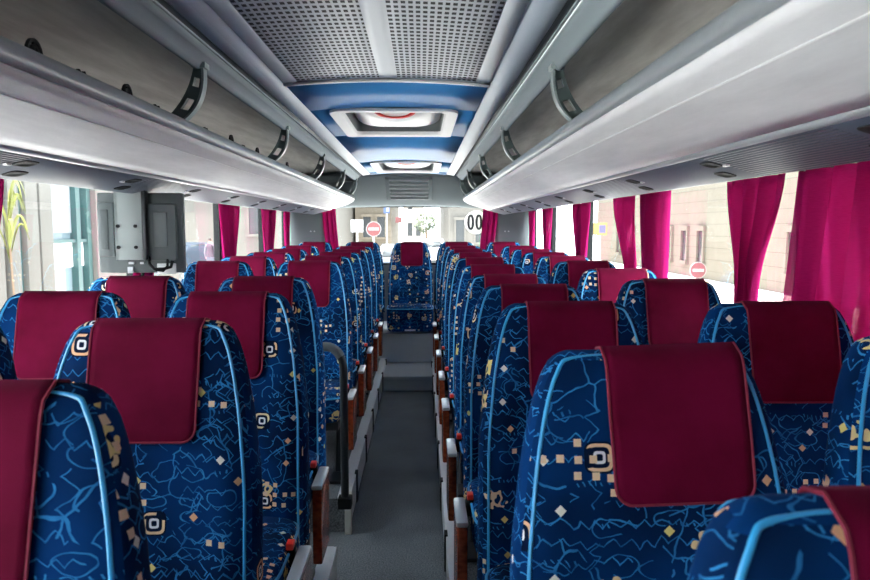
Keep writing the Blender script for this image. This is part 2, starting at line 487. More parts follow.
# corner panels either side of the rear window
for i, s in enumerate((-1, 1)):
    m = MB(); n = 8
    pts = [(s*lerp(.90, HW-.005, t), Y1-.01-.10*math.sin(t*PI/2)**2) for t in [q/n for q in range(n+1)]]
    m.loft([[(x, y, .95) for x, y in pts], [(x, y, 1.62) for x, y in pts]], False, False)
    o = struct(link('trim_%d' % (4+i), m, M['panel'], solid=.01))
    d = MB()
    for k, dx in enumerate((.0, .035)): d.cyl((s*(1.0+dx), Y1-.045-.02*k, 1.355), (0, 1, 0), .007, .012, 12)
    link('coat_hook', d, M['silver'], o)
# blind wall added behind the camera, in place of a windscreen, blocks front light
struct(link('wall_front_blocker', MB().box(-HW, HW, Y0-.06, Y0, -.06, 2.02), M['pillar']))

# ------------------------------------------------------------------ ceiling
def zc(x): return CZ+.505-.017*(x/.35)**2
xs = [-.35+.7*i/14 for i in range(15)]
YB, YE = 2.45, 6.62
# ceiling: roof slab above plus the panels seen from the cabin
ceil = struct(link('ceiling', MB().box(-HW-.06, HW+.06, Y0-.06, Y1+.06, 2.0, 2.05), M['ceil']), 'grey arched bus ceiling', 'ceiling')
def strip(name, xa, xb, ya, yb, mat, dz=0., n=8, ny=2):
    pts = [(lerp(xa, xb, i/n), zc(lerp(xa, xb, i/n))+dz) for i in range(n+1)]
    return link(name, MB().sheet(pts, ya, yb, ny), mat, ceil, solid=.008, off=0)
HOLES = (Y0, YB-.035)
strip('centre_strip', -.024, .036, Y0, YB, M['ceil'], 0, 3)
strip('perforated_panel', -.302, -.024, HOLES[0], HOLES[1], M['perf'])
strip('perforated_panel', .036, .302, HOLES[0], HOLES[1], M['perf'])
strip('end_strip', -.302, -.024, HOLES[1], YB, M['ceil']); strip('end_strip', .036, .302, HOLES[1], YB, M['ceil'])
strip('side_strip', -.35, -.302, Y0, YB, M['ceil'], 0, 2); strip('side_strip', .302, .35, Y0, YB, M['ceil'], 0, 2)
link('panel_lip', MB().sheet([(x, zc(x)-.008) for x in xs], YB-.02, YB+.006), M['white'], ceil, solid=.006, off=0)
# blue panel with two hatch openings
H1 = (3.0, 3.84, .275); H2 = (5.38, 6.36, .275)
def blue():
    m = MB()
    def part(xa, xb, ya, yb):
        n = 6
        m.sheet([(lerp(xa, xb, i/n), zc(lerp(xa, xb, i/n))) for i in range(n+1)], ya, yb, 1)
    part(-.35, .35, YB, H1[0]); part(-.35, .35, H1[1], H2[0]); part(-.35, .35, H2[1], YE)
    for h in (H1, H2):
        part(-.35, -h[2]+.03, h[0], h[1]); part(h[2]-.03, .35, h[0], h[1])
    return m
link('blue_panel', blue(), M['blue'], ceil, solid=.006, off=0)
# side profile: groove, light strip, rail, cornice (both sides)
for s in (-1, 1):
    def P(*a): return [(s*x, CZ+h) for x, h in a]
    link('gap', MB().sheet(P((.346, .50), (.350, .515), (.358, .515), (.360, .49)), Y0, YE), M['groove'], ceil, solid=.004, off=0)
    link('light_panel', MB().sheet(P((.355, .500), (.356, .489), (.390, .486), (.391, .4855), (.424, .479), (.427, .49)), Y0, YE), M['strip'], ceil, solid=.005, off=0)
    link('groove', MB().sheet(P((.424, .482), (.427, .505), (.444, .505), (.446, .478)), Y0, YE), M['groove'], ceil, solid=.004, off=0)
    link('thin_rail', MB().box(*sorted((s*.4445, s*.4515)), Y0, YE, CZ+.473, CZ+.482), M['cornice'], ceil)
    link('groove', MB().sheet(P((.451, .476), (.453, .488), (.460, .488), (.462, .470)), Y0, YE), M['groove'], ceil, solid=.004, off=0)
    link('cornice', MB().sheet(P((.460, .486), (.461, .470), (.470, .466), (.482, .456), (.490, .446), (.494, .437), (.505, .436), (.512, .446), (.53, .49)), Y0, YE+.15), M['cornice'], ceil, solid=.005, off=0)
# roof hatches
def hatch(name, h, label):
    e = empty(name, (0, (h[0]+h[1])/2, zc(0)))
    tag(e, label, 'roof hatch', 'roof hatches in the blue ceiling panel')
    L = (h[1]-h[0])/2; Wd = h[2]
    def ringpts(w, l, z, r=.05):
        pts = []
        for cx, cy, a0 in ((w-r, l-r, 0), (-w+r, l-r, PI/2), (-w+r, -l+r, PI), (w-r, -l+r, 1.5*PI)):
            for q in range(5):
                a = a0+q/4*PI/2; x = cx+r*math.cos(a); y = cy+r*math.sin(a)
                pts.append((x, y, z-.017*(x/.35)**2))
        return pts
    f = MB().loft([ringpts(Wd, L, -.002), ringpts(Wd, L, -.014), ringpts(Wd-.05, L-.06, -.012, .04), ringpts(Wd-.056, L-.066, .004, .04), ringpts(Wd-.02, L-.02, .004, .04)], False)
    link('hatch_frame', f, M['white'], e)
    well = MB().loft([ringpts(Wd-.054, L-.064, .003, .04), ringpts(Wd-.05, L-.06, .092, .04)], False)
    link('hatch_seal', well, M['panel'], e)
    DW, DL = Wd-.057, L-.066
    def domez(k): return .070-.082*math.sqrt(max(0, 1-k*k))
    rings = []
    for t in [q/8 for q in range(9)]:
        k = math.cos(t*PI/2*.98)
        rings.append([(x*k, y*k, domez(k)) for x, y, _ in ringpts(DW, DL, 0, .08)])
    link('hatch_dome', MB().loft(rings, True), M['dome'], e)
    def onD(x, y):
        k = ((abs(x)/DW)**3+(abs(y)/DL)**3)**(1/3); return (x, y, domez(min(k, 1))-.004)
    cyy = -L*.60; g = MB(); n = 40
    g.loft([[onD(a_*math.cos(t), cyy+b_*math.sin(t)) for a_, b_ in ((.095, .11), (.072, .082))] for t in [2*PI*q/n for q in range(n+1)]], False, False)
    link('red_mark', g, M['red'], e, solid=.003, off=0)
    hd = MB().tube([(-.05, L*.62, .05), (-.045, L*.64, .03), (.045, L*.64, .03), (.05, L*.62, .05)], .009, 8)
    link('hatch_handle', hd, M['dark'], e)
    return e
hatch('roof_hatch', H1, 'large near roof hatch with white domed lid and red curved mark')
hatch('roof_hatch', H2, 'farther roof hatch beside the slatted rear vent')
# rear header panel: curves from ceiling end down to rear window top
hp = [(6.60, CZ+.50), (6.66, CZ+.478), (6.75, CZ+.44), (6.92, CZ+.36), (7.1, CZ+.29), (7.28, CZ+.238), (7.40, CZ+.222)]
m = MB().loft([[(x, y, z-.05*(abs(x)/1.2)**2) for x in [-1.2+.1*i for i in range(25)]] for y, z in hp], False, False)
hd = struct(link('trim_6', m, M['header'], solid=.012, off=0), 'grey curved header panel above rear window', 'header panel')
m = MB()
def hpz(y): return interp(y, [a for a, b in hp], [b for a, b in hp])
v = MB()
for k in range(6):
    y = 6.70+k*.075; v.box(-.19, .19, y, y+.035, hpz(y+.02)-.018, hpz(y+.02)+.004, .003)
e = empty('air_vent', (0, 6.9, CZ+.37)); tag(e, 'slatted air vent in the header above the rear window', 'vent')
def rel(mb, o):
    mb.v = [(a-o[0], b-o[1], c-o[2]) for a, b, c in mb.v]; return mb
fr = MB()
fr.loft([[(x, y, hpz(y)-.008) for x in (-.225, .225)] for y in [6.67+.05*i for i in range(10)]], False, False)
link('vent_frame', rel(fr, e.location), M['header'], e, solid=.01, off=0)
link('slat', rel(v, e.location), M['panel'], e)

# ------------------------------------------------------------------ luggage racks
YR0, YR1 = Y0+.02, 6.74
def rack(s, label):
    e = empty('luggage_rack', (s*.8, 2.5, CZ+.2)); tag(e, label, 'luggage rack', 'overhead luggage racks')
    O = e.location
    def P(*a): return [(s*x, CZ+h) for x, h in a]
    def sh(name, pts, mat, ya=YR0, yb=YR1, solid=.006, ny=1):
        return link(name, rel(MB().sheet(P(*pts), ya, yb, ny), O), mat, e, solid=solid, off=0)
    def rtube(name, cx, h, r, mat, n=20):
        m = MB(); rings = []
        ys = [YR0]+[lerp(YR0, YR1, i/12) for i in range(1, 12)]+[YR1]
        for y in ys: rings.append([(s*cx+r*math.cos(2*PI*j/n), y, CZ+h+r*1.15*math.sin(2*PI*j/n)) for j in range(n)])
        return link(name, rel(m.loft(rings), O), mat, e)
    rtube('front_rail', .536, .272, .0195, M['rail'])
    sh('fascia', [(.527, .250), (.545, .238), (.566, .2265), (.577, .2215), (.585, .2175), (.64, .199), (.70, .181), (.742, .170)], M['fascia'])
    link('seam', rel(MB().tube([(s*.577, YR0, CZ+.2195), (s*.577, YR1, CZ+.2195)], .003, 6), O), M['white'], e)
    sh('edge_lip', [(.738, .1735), (.745, .165), (.755, .161), (.762, .164)], M['silver'])
    sh('service_panel', [(.755, .166), (.762, .160), (.84, .139), (.905, .121), (.917, .121), (.922, .130)], M['ribbed'])
    sh('back_cover', [(.920, .128), (.95, .17), (1.245, .19)], M['panel'])
    # interior: floor, back wall and top
    sh('liner', [(.545, .285), (.60, .268), (.80, .225), (1.02, .195), (1.12, .205), (1.18, .26), (1.19, .36), (1.12, .45), (.95, .505), (.75, .52), (.56, .515), (.515, .505)], M['liner'])
    # rounded rear end cap
    pts = P((.527, .272), (.53, .250), (.577, .2215), (.742, .170), (.762, .160), (.905, .121), (.92, .13), (.95, .17), (1.245, .19), (1.245, .50), (.53, .50), (.515, .40))
    link('end_panel', rel(MB().prism(pts, YR1-.012, YR1), O), M['header'], e)
    # curved brackets
    for d in (.78, 2.0, 3.22, 4.42, 5.6, 6.62):
        n = 16; inner = []; outer = []
        A = Vector((.487, .448)); B = Vector((.565, .282))
        ctrl_o = Vector((.472, .33)); ctrl_i = Vector((.525, .35))
        A2 = Vector((.510, .452)); B2 = Vector((.61, .285))
        bz = lambda a, c, b, t: a*(1-t)**2+c*(2*t*(1-t))+b*t*t
        outer = [bz(A, ctrl_o, B, t/n) for t in range(n+1)]
        inner = [bz(A2, ctrl_i, B2, t/n) for t in range(n+1)]
        web = MB()
        holes = [(3, 5), (8, 11)]
        def w2(p, y): return (s*p.x, y, CZ+p.y)
        th = .009
        def cell(a0, a1, b0, b1):
            q = [a0, a1, b1, b0]
            web.add([w2(p, d-th) for p in q]+[w2(p, d+th) for p in q], [(0, 1, 2, 3), (7, 6, 5, 4), (0, 4, 5, 1), (1, 5, 6, 2), (2, 6, 7, 3), (3, 7, 4, 0)])
        for i in range(n):
            hole = any(a <= i < b for a, b in holes)
            o0, o1, i0, i1 = outer[i], outer[i+1], inner[i], inner[i+1]
            if hole:
                cell(o0, o1, o0.lerp(i0, .28), o1.lerp(i1, .28)); cell(o0.lerp(i0, .74), o1.lerp(i1, .74), i0, i1)
            else: cell(o0, o1, i0, i1)
        b = link('support_bracket', rel(web, O), M['bracket'], e)
        rim = MB()
        rim.loft([[(s*(p.x-.003), d-.016, CZ+p.y), (s*(p.x-.003), d+.016, CZ+p.y), (s*(p.x+.004), d+.016, CZ+p.y), (s*(p.x+.004), d-.016, CZ+p.y)] for p in outer])
        rim.box(*sorted((s*.476, s*.515)), d-.022, d+.022, CZ+.436, CZ+.452, .003)
        link('rim', rel(rim, O), M['bracket_rim'], b)
    # nozzles and reading lights in the service panel
    for d in [1.05+.61*i for i in range(9)]+[.45]:
        for j, (x, dy) in enumerate(((.80, .0), (.865, .07))):
            h = .150 if j == 0 else .132
            q = MB()
            q.loft([[(s*(x+.019*math.copysign(abs(math.cos(a))**.5, math.cos(a))*k), d+dy+.034*math.copysign(abs(math.sin(a))**.5, math.sin(a))*k, CZ+h+.003-(.019*math.copysign(abs(math.cos(a))**.5, math.cos(a))*k)*.28-dz) for a in [2*PI*t/16 for t in range(16)]] for k, dz in ((1.1, .0), (1.0, .008), (.75, .009), (.55, .0065))])
            b = link('air_nozzle' if j == 0 else 'reading_light', rel(q, O), M['black'], e)
        q = MB().box(*sorted((s*.812, s*.822)), d-.055, d-.035, CZ+.138, CZ+.150, .002)
        link('call_button', rel(q, O), M['silver'], e)
    return e
rl = rack(-1, 'open overhead luggage rack above the seats on the monitor side')
rr = rack(1, 'open overhead luggage rack above the seats on the curtained side without the monitor')
# dark half round catches standing in the left rack behind the rail
def catch_mb(big):
    m = MB(); n = 12
    if big:
        for r0, r1 in ((.021, .026), (.013, .017)):
            m.loft([[(0, math.cos(a)*r, math.sin(a)*r*1.15) for r in (r0, r1)]+[(-.006, math.cos(a)*r, math.sin(a)*r*1.15) for r in (r1, r0)] for a in [PI*i/n for i in range(n+1)]])
        m.box(-.006, 0, -.026, .026, -.006, .003); m.box(-.005, -.001, -.003, .003, 0, .028)
    else:
        for dy in (-.011, .011):
            m.loft([[(x, dy+math.cos(a)*.007, math.sin(a)*.013) for a in [PI*i/8 for i in range(9)]] for x in (0, -.006)])
    return m
protoB = None
for d, big in ((1.27, 1), (1.44, 0), (1.66, 1), (1.84, 0), (2.25, 0), (2.55, 1), (2.72, 0), (2.95, 1), (3.6, 1), (4.05, 0), (4.7, 1)):
    o = link('rack_catch' , catch_mb(big), M['black'], rl)
    o.location = Vector((-.558, d, CZ+.298))-rl.location

# ------------------------------------------------------------------ seats
TOP = 1.05   # height of seat top above platform
def seat_w(t): return interp(t, [0, .008, .02, .05, .10, .18, .33, .7], [.128, .146, .158, .174, .189, .205, .222, .226])
def seat_th(t): return interp(t, [0, .03, .12, .3, .7], [.062, .07, .085, .115, .13])
def lean(t): return -.19*t - .02*math.sin(min(t/.7, 1)*PI)
RND = .03
def yfront(t):
    q = min(t/RND, 1.); return lean(t)+RND*(1-math.sqrt(max(0, 1-(1-q)**2)))
def yback(t):
    q = min(t/RND, 1.); return lean(t)+seat_th(t)-RND*(1-math.sqrt(max(0, 1-(1-q)**2)))
TS = [0, .002, .006, .012, .02, .03, .045, .065, .09, .12, .16, .2, .25, .3, .35, .4, .46, .52, .58, .64, .69]
NR = 36
def front_dish(xr, t):
    k = interp(t, [0, .2, .3, .5, .7], [0, .004, .016, .022, .018])
    return k*(1-min(abs(xr)/.72, 1)**4)**1 if abs(xr) < .72 else 0.
def seat_ring(t):
    w, a, b = seat_w(t), yfront(t), yback(t); pts = []
    for j in range(NR):
        q = 2*PI*j/NR+PI/NR; c, s_ = math.cos(q), math.sin(q)
        x = w*math.copysign(abs(c)**.38, c); y = (a+b)/2+(b-a)/2*math.copysign(abs(s_)**.5, s_)
        if s_ < 0: y += front_dish(x/w, t)
        pts.append((x, y, TOP-t))
    return pts
def backrest_mb(): return MB().loft([seat_ring(t) for t in reversed(TS)])
def corner_path(front=True):
    a = {True: (PI*1.22, PI*1.78), False: (PI*.80, PI*.20)}[front]
    def pt(t, q):
        w, f, b = seat_w(t), yfront(t), yback(t); c, s_ = math.cos(q), math.sin(q)
        return (w*math.copysign(abs(c)**.38, c), (f+b)/2+(b-f)/2*math.copysign(abs(s_)**.5, s_), TOP-t)
    L = [pt(t, a[0]) for t in reversed(TS[3:])]; R = [pt(t, a[1]) for t in TS[3:]]
    t = TS[3]; n = 8; mid = []
    xa, xb = L[-1][0], R[0][0]
    for i in range(1, n):
        u = i/n; x = lerp(xa, xb, u)
        mid.append((x, L[-1][1]+(.006 if front else -.006)*(1-abs(2*u-1)**6), TOP-t+.006*(1-abs(2*u-1)**4)))
    return L+mid+R
def chaikin(P, n=2):
    for _ in range(n):
        Q = [P[0]]
        for a, b in zip(P[:-1], P[1:]):
            Q += [tuple(lerp(a[i], b[i], .25) for i in range(3)), tuple(lerp(a[i], b[i], .75) for i in range(3))]
        P = Q+[P[-1]]
    return P
def piping_mb(front):
    P = chaikin(corner_path(front))
    return MB().tube(P, (.0034 if front else .003), 8)
CH, CWD = .230, .108   # headrest cover drop and half width
def cover_rows():
    rows = []
    for d in (0, .0008, .003, .0065, .011, .017, .024): rows.append(('f', CH-d))
    for i in range(1, 15): rows.append(('f', (CH-.028)*(1-i/14)))
    for t in (.006, .012, .02, .035, .06, .09): rows.append(('b', t))
    return rows
def cover_surface():
    nx = 14; rows = []
    for side, t in cover_rows():
        w = CWD*interp(t, [0, .1, CH], [1., 1.0, .985])
        rc = .028
        if side == 'f' and t > CH-rc: w -= rc-math.sqrt(max(0, rc*rc-(t-(CH-rc))**2))
        y = (yfront(t)-.0045) if side == 'f' else (yback(t)+.0045)
        zo = .0045*max(0, 1-t/.03)
        rows.append([(lerp(-w, w, i/nx), y+(front_dish(lerp(-w, w, i/nx)/seat_w(t), t) if side == 'f' else 0), TOP-t+zo) for i in range(nx+1)])
    return rows
def cover_mb(): return MB().loft(cover_surface(), False, False)
def cover_edge_mb():
    r = cover_surface()
    path = [q[0] for q in reversed(r)]+r[0][1:-1]+[q[-1] for q in r]
    return MB().tube([(x, y-.001, z) for x, y, z in path], .0024, 6)
def cushion_mb(thick=.13, w=.222):
    rings = []; n = 32
    prof = [(0, .90), (.015, .965), (.04, .99), (thick-.05, 1.), (thick-.018, .985), (thick-.006, .95), (thick, .86)]
    for dz, k in prof:
        pts = []
        for j in range(n):
            q = 2*PI*j/n+PI/n; c, s_ = math.cos(q), math.sin(q)
            pts.append((w*k*math.copysign(abs(c)**.3, c), -.315+.19*(.5+.5*k)*math.copysign(abs(s_)**.3, s_), .455-thick+dz))
        rings.append(pts)
    return MB().loft(rings)
def cushion_piping_mb(thick=.13, w=.222):
    n = 40; pts = []
    for j in range(n):
        q = 2*PI*j/n; c, s_ = math.cos(q), math.sin(q)
        pts.append((w*.985*math.copysign(abs(c)**.3, c), -.315+.188*math.copysign(abs(s_)**.3, s_), .455-.016))
    return MB().tube(pts, .004, 6, True)
def make_seat(name, arm=0, rear=False):
    e = empty(name)
    bk = link('backrest', backrest_mb(), M['fabric'], e, smooth=50)
    link('piping', piping_mb(True), M['piping'], bk); link('piping', piping_mb(False), M['piping'], bk)
    cv = link('headrest_cover', cover_mb(), M['velvet'], e, solid=.003, off=0, smooth=60)
    link('edging', cover_edge_mb(), M['trim_velvet'], cv)
    th = .23 if rear else .13
    cu = link('seat_cushion', cushion_mb(th), M['fabric'], e, smooth=50)
    link('piping', cushion_piping_mb(th), M['piping'], cu)
    if not rear:
        link('base_frame', MB().box(-.20, .20, -.48, -.12, .285, .322, .006), M['dark'], e)
        for x in (-.17, .17):
            link('leg', MB().tube([(x, -.17, .29), (x, -.20, .15), (x, -.26, .012)], [.02, .018, .016], 10).box(x-.025, x+.025, -.40, -.15, .0005, .014), M['dark'], e)
    if arm:
        a = link('armrest', MB().box(arm*.252-.015, arm*.252+.015, -.46, -.285, .185, .425, .007), M['wood'], e)
        link('armrest_cap', MB().box(arm*.252-.017, arm*.252+.0165, -.464, -.281, .425, .441, .007), M['silver'], a)
        b = link('buckle', MB().box(arm*.222-.012, arm*.222+.012, -.33, -.30, .40, .452, .004), M['black'], e)
        link('buckle_button', MB().box(arm*.222-.009, arm*.222+.009, -.335, -.305, .451, .468, .003), M['red'], b)
    if rear:
        link('care_tag', MB().box(-.05, .05, -.510, -.504, .235, .25, .001), M['white'], cu)
    return e
def copy_tree(o, parent=None):
    c = o.copy(); C.objects.link(c)
    if parent is not None: c.parent = parent
    for ch in list(o.children): copy_tree(ch, c)
    return c
ORD = ['nearest', 'second', 'third', 'fourth', 'fifth', 'sixth', 'seventh', 'eighth', 'ninth', 'tenth', 'eleventh']
protos = {'li': make_seat('coach_seat', 1), 'ri': make_seat('coach_seat', -1), 'o': make_seat('coach_seat', 0), 'r': make_seat('coach_seat', 0, True)}
used = set()
def place(kind, x, y, H, label, group, dx=0., rz=0., tilt=0.):
    p = protos[kind]
    s = p if kind not in used else copy_tree(p)
    used.add(kind)
    z = POD+.008 if kind != 'r' else .0
    top = CZ-H
    s.location = (x, y, z)
    s.rotation_euler = (0, 0, rz)
    # small differences in height come from the mounting rails
    s.scale = (1, 1, (top-z)/TOP) if kind != 'r' else (1, 1, 1)
    if kind == 'r': s.location.z = top-TOP
    tag(s, label, 'seat', group)
    for ch in s.children:
        if ch.name.startswith('headrest_cover'):
            ch.location.x = dx; ch.rotation_euler = (0, tilt, 0)
            if tilt: ch.location = (dx-TOP*math.sin(tilt), 0, TOP*(1-math.cos(tilt))+.004)
    return s
XI, XO, XIR, XOR = .47, .945, .478, .99
LI = [(.82, .19, .042), (1.40, .190, .04), (1.98, .189, .042), (2.56, .186, .01), (3.68, .182), (4.27, .18), (4.88, .178), (5.48, .178), (6.08, .17)]
LO = [(1.97, .186, .05), (2.56, .184, .015), (3.66, .182), (4.27, .182), (4.9, .18), (5.5, .175), (6.1, .165)]
RI = [(.50, .212, .03), (1.085, .198), (1.71, .190), (2.29, .194), (2.88, .20), (3.5, .193), (4.1, .183), (4.75, .176), (5.4, .172), (6.05, .166)]
RO = [(1.10, .178), (1.68, .188), (2.43, .187), (3.05, .187), (3.70, .184), (4.25, .18), (4.85, .178), (5.45, .175), (6.1, .168)]
rr_ = random.Random(3)
RDX = {0: (.03, 0), 1: (.034, -.03), 2: (.008, 0), 3: (.01, 0)}
for i, (d, H, *e) in enumerate(LI):
    sx = e[0] if e else 0.
    place('li', -XI+sx, d, H, '%s blue patterned aisle seat on the left of the aisle, counted from the front' % ORD[i], 'aisle seats left of the aisle', dx=rr_.uniform(-.012, .006))
for i, (d, H, *e) in enumerate(LO):
    sx = e[0] if e else 0.
    place('o', -XO+sx, d, H, '%s blue patterned window seat in view along the left windows' % ORD[i], 'window seats along the left side', dx=rr_.uniform(-.006, .014))
place('o', -XO+.04, 1.40, .187, 'blue patterned window seat beside the second left aisle seat', 'window seats along the left side')
place('o', -XO+.04, .82, .187, 'blue patterned window seat beside the nearest left aisle seat', 'window seats along the left side')
for i, (d, H, *e) in enumerate(RI):
    sx = e[0] if e else 0.
    dx, ti = RDX.get(i, (rr_.uniform(-.004, .014), 0))
    place('ri', XIR+sx, d, H, '%s blue patterned aisle seat on the right of the aisle, counted from the front' % ORD[i], 'aisle seats right of the aisle', dx=dx, tilt=ti)
for i, (d, H, *e) in enumerate(RO):
    sx = e[0] if e else 0.
    dx = .025 if i < 2 else rr_.uniform(-.004, .02)
    place('o', XOR+sx, d, H, '%s blue patterned window seat in view along the right windows' % ORD[i], 'window seats along the right side', dx=dx)
RL = ['rear bench seat in the left corner by the window', 'rear bench seat between the left corner and the middle', 'middle rear bench seat facing the aisle, narrow maroon cover', 'rear bench seat between the middle and the right corner', 'rear bench seat in the right corner by the window']
for i, x in enumerate((-.945, -.47, .012, .47, .945)):
    place('r', x, 6.98, .152, RL[i], 'seats of the rear bench', dx=.012 if i == 2 else 0.)

# ------------------------------------------------------------------ curtains
def curtain(s, top, bot, z0, z1, nf, label, amp=.022, tie=None, xoff=0., along='y', group='maroon curtains', ph=0.):
    """top=(a,b) extent at the rail, bot=(a,b) extent at the tie or hem"""
    nu, nv = nf*10, 16; rows = []
    for j in range(nv+1):
        v = j/nv; z = lerp(z1, z0, v)
        k = v if tie is None else min(1, v/tie)
        k = k*k*(3-2*k) if tie else k
        a = lerp(top[0], bot[0], k); b = lerp(top[1], bot[1], k)
        row = []
        for i in range(nu+1):
            u = i/nu
            f = math.sin(2*PI*nf*u+ph+.5*math.sin(3*u*PI+v*1.3))+.35*math.sin(2*PI*nf*1.7*u+1+ph+v)
            off = amp*f*(1-.25*v)
            p = lerp(a, b, u)+amp*.35*math.cos(2*PI*nf*u+ph)
            row.append((s*(HW-.045-xoff)+s*-off*.9-s*.0, p, z) if along == 'y' else (p, Y1-.055-xoff+off, z))
        rows.append(row)
    o = link('curtain', MB().loft(rows, False, False), M['curtain'], None, solid=.0015, off=0, smooth=80)
    tag(o, label, 'curtain', group)
    return o
CT, CB = CZ+.165, .90
# right side
curtain(1, (.72, 2.08), (.72, 2.19), CB, CT, 11, 'wide maroon curtain drawn across the right window nearest the camera', .032, None)
curtain(1, (2.13, 2.56), (2.30, 2.47), CB, CT, 4, 'gathered maroon curtain beside the drawn curtain on the right', .024, .6, .0)
curtain(1, (3.13, 3.58), (3.15, 3.52), CB, CT, 4, 'maroon curtain hanging straight left of the stone building view on the right', .034, .8)
curtain(1, (3.64, 4.06), (3.60, 3.82), CB, CT, 3, 'maroon curtain swept sideways behind the straight right hand curtain', .02, .7)
curtain(1, (4.6, 5.2), (4.72, 5.05), CB, CT, 4, 'gathered maroon curtain on the right at the middle pillar', .022, .7)
curtain(1, (5.95, 6.5), (6.10, 6.35), CB, CT, 4, 'gathered maroon curtain on the right at the second pillar from the rear', .02, .7)
curtain(1, (6.9, 7.26), (6.95, 7.2), CB, CT, 3, 'maroon curtain at the rear end of the right windows', .02, .7)
# left side
curtain(-1, (1.62, 2.30), (1.75, 2.20), CB, CT, 6, 'maroon curtain at the left edge of the view by the shop front', .024, .7)
curtain(-1, (3.2, 3.62), (3.28, 3.55), CB, CT, 3, 'maroon curtain behind the monitor', .02, .7)
curtain(-1, (4.70, 5.28), (4.80, 5.14), CB, CT, 4, 'gathered maroon curtain on the left just past the monitor', .022, .7)
curtain(-1, (5.95, 6.6), (6.05, 6.45), CB, CT, 4, 'gathered maroon curtain on the left at the second pillar from the rear', .02, .7)
curtain(-1, (6.95, 7.26), (7.0, 7.2), CB, CT, 3, 'maroon curtain at the rear end of the left windows', .02, .7)
# rear window
curtain(1, (-.92, -.78), (-.88, -.74), CB, RZ1-.01, 3, 'short maroon curtain at the left edge of the rear window', .014, .9, .0, 'x')
curtain(1, (.76, .92), (.72, .86), CB, RZ1-.01, 3, 'short maroon curtain at the right edge of the rear window', .014, .9, .0, 'x')

# ------------------------------------------------------------------ monitor hanging on the left
def monitor():
    yM = 2.55; e = empty('monitor', (-.897, yM, CZ+.118), math.radians(4))
    tag(e, 'grey hanging monitor seen from behind under the left luggage rack', 'monitor')
    # local: x right, y away (screen faces away), z down from bracket top
    zt, zb = .005, -.284; w = .150
    link('back_shell', MB().box(-w, w, .012, .045, zb, zt, .008).box(-w+.006, w-.006, .04, .06, zb+.008, zt-.008, .006), M['monitor'], e)
    link('screen', MB().box(-w+.02, w-.02, .058, .063, zb+.03, zt-.02), M['black'], e)
    link('back_panel', MB().box(.022, .128, -.008, .016, zb+.045, zt-.04, .006), M['monitor'], e)
    link('inset', MB().box(.052, .098, -.012, .0, zb+.095, zt-.07, .003), M['monitor_l'], e)
    link('back_panel', MB().box(-.145, -.09, -.003, .016, zb+.06, zt-.035, .005), M['monitor_l'], e)
    link('inset', MB().box(-.135, -.108, -.006, .004, zb+.085, zt-.06, .003), M['monitor'], e)
    p = link('mounting_plate', MB().box(-.076, .018, -.03, -.018, -.235, .03, .003).box(-.076, -.066, -.03, .02, -.235, .03), M['plate'], e)
    q = link('mounting_arm', MB().box(.018, .030, -.03, .02, -.235, .03, .002), M['dark'], e)
    for x in (-.065, -.005):
        for z in (-.115, -.190):
            link('bolt', MB().cyl((x, -.032, z), (0, 1, 0), .006, .008, 14), M['black'], p)
    c = MB().tube([(.03, -.005, -.225), (.035, -.02, -.25), (.055, -.03, -.268), (.085, -.025, -.268), (.108, -.012, -.262), (.112, -.005, -.24)], .0055, 8)
    c.tube([(.095, -.005, -.235), (.098, -.02, -.258), (.085, -.028, -.275), (.06, -.03, -.272)], .0045, 8)
    link('cable', c, M['black'], e)
    link('connector_plate', MB().box(.055, .12, .002, .014, -.288, -.25, .002), M['white'], e)
    lb = MB().box(-.05, -.03, .006, .014, -.285, -.262, .001)
    lb.box(-.045, -.025, .004, .014, -.252, -.244, .001); lb.box(-.005, .01, .004, .014, -.252, -.244, .001)
    link('sticker', lb, M['silver'], e)
    link('stub', MB().cyl((-.005, .03, -.288), (0, 0, 1), .006, .016, 10), M['black'], e)
    return e
monitor()

# ------------------------------------------------------------------ handrail at the stairwell
e = empty('grab_rail', (-.225, 3.03, POD)); tag(e, 'dark grey curved grab rail beside the left aisle seats', 'handrail')
pa = [(0, 0, .0), (0, 0, .3), (0, 0, .62)]
for q in range(1, 9):
    a = q/8*PI/2; pa.append((-.075*(1-math.cos(a)), -.0, .62+.10*math.sin(a)))
pa += [(-.12, -.0, .715), (-.20, 0, .69), (-.30, 0, .66)]
link('rail', MB().tube(pa, .0175, 12), M['dark'], e, smooth=60)
cl = [(-.022*1, 0, .675), (-.045, 0, .70), (-.075, 0, .72), (-.105, 0, .718)]
link('joint_sleeve', MB().tube([p for p in pa[5:13]], .0205, 12), M['panel'], e, smooth=60)
link('base_clamp', MB().box(-.03, .03, -.03, .03, -.005, .045, .006), M['black'], e)

# ------------------------------------------------------------------ speed sticker on rear window
def digit_mb(ch, cx, h, w, st):
    m = MB()
    if ch == '0':
        n = 28
        ring = lambda a, b: [(cx+a*math.copysign(abs(math.cos(t))**.75, math.cos(t)), b*math.sin(t)) for t in [2*PI*i/n for i in range(n)]]
        o, i_ = ring(w/2, h/2), ring(w/2-st, h/2-st)
        rings = [[(x, y, z) for x, z in q] for q, y in ((o, -.001), (i_, -.001), (i_, .001), (o, .001), (o, -.001))]
        m.loft(rings, False)
    else: m.box(cx-st/2, cx+st/2, -.001, .001, -h/2, h/2)
    return m
e = empty('speed_sticker', (.70, Y1+.018, 1.45)); tag(e, 'round white 100 speed sticker on the rear window, seen from behind', 'sticker')
link('disc', MB().cyl((0, .004, 0), (0, 1, 0), .125, .002, 40), M['sticker'], e)
for ch, cx in (('0', -.058), ('0', .028), ('1', .092)):
    link('digit', digit_mb(ch, cx, .165, .074, .026), M['digit'], e)

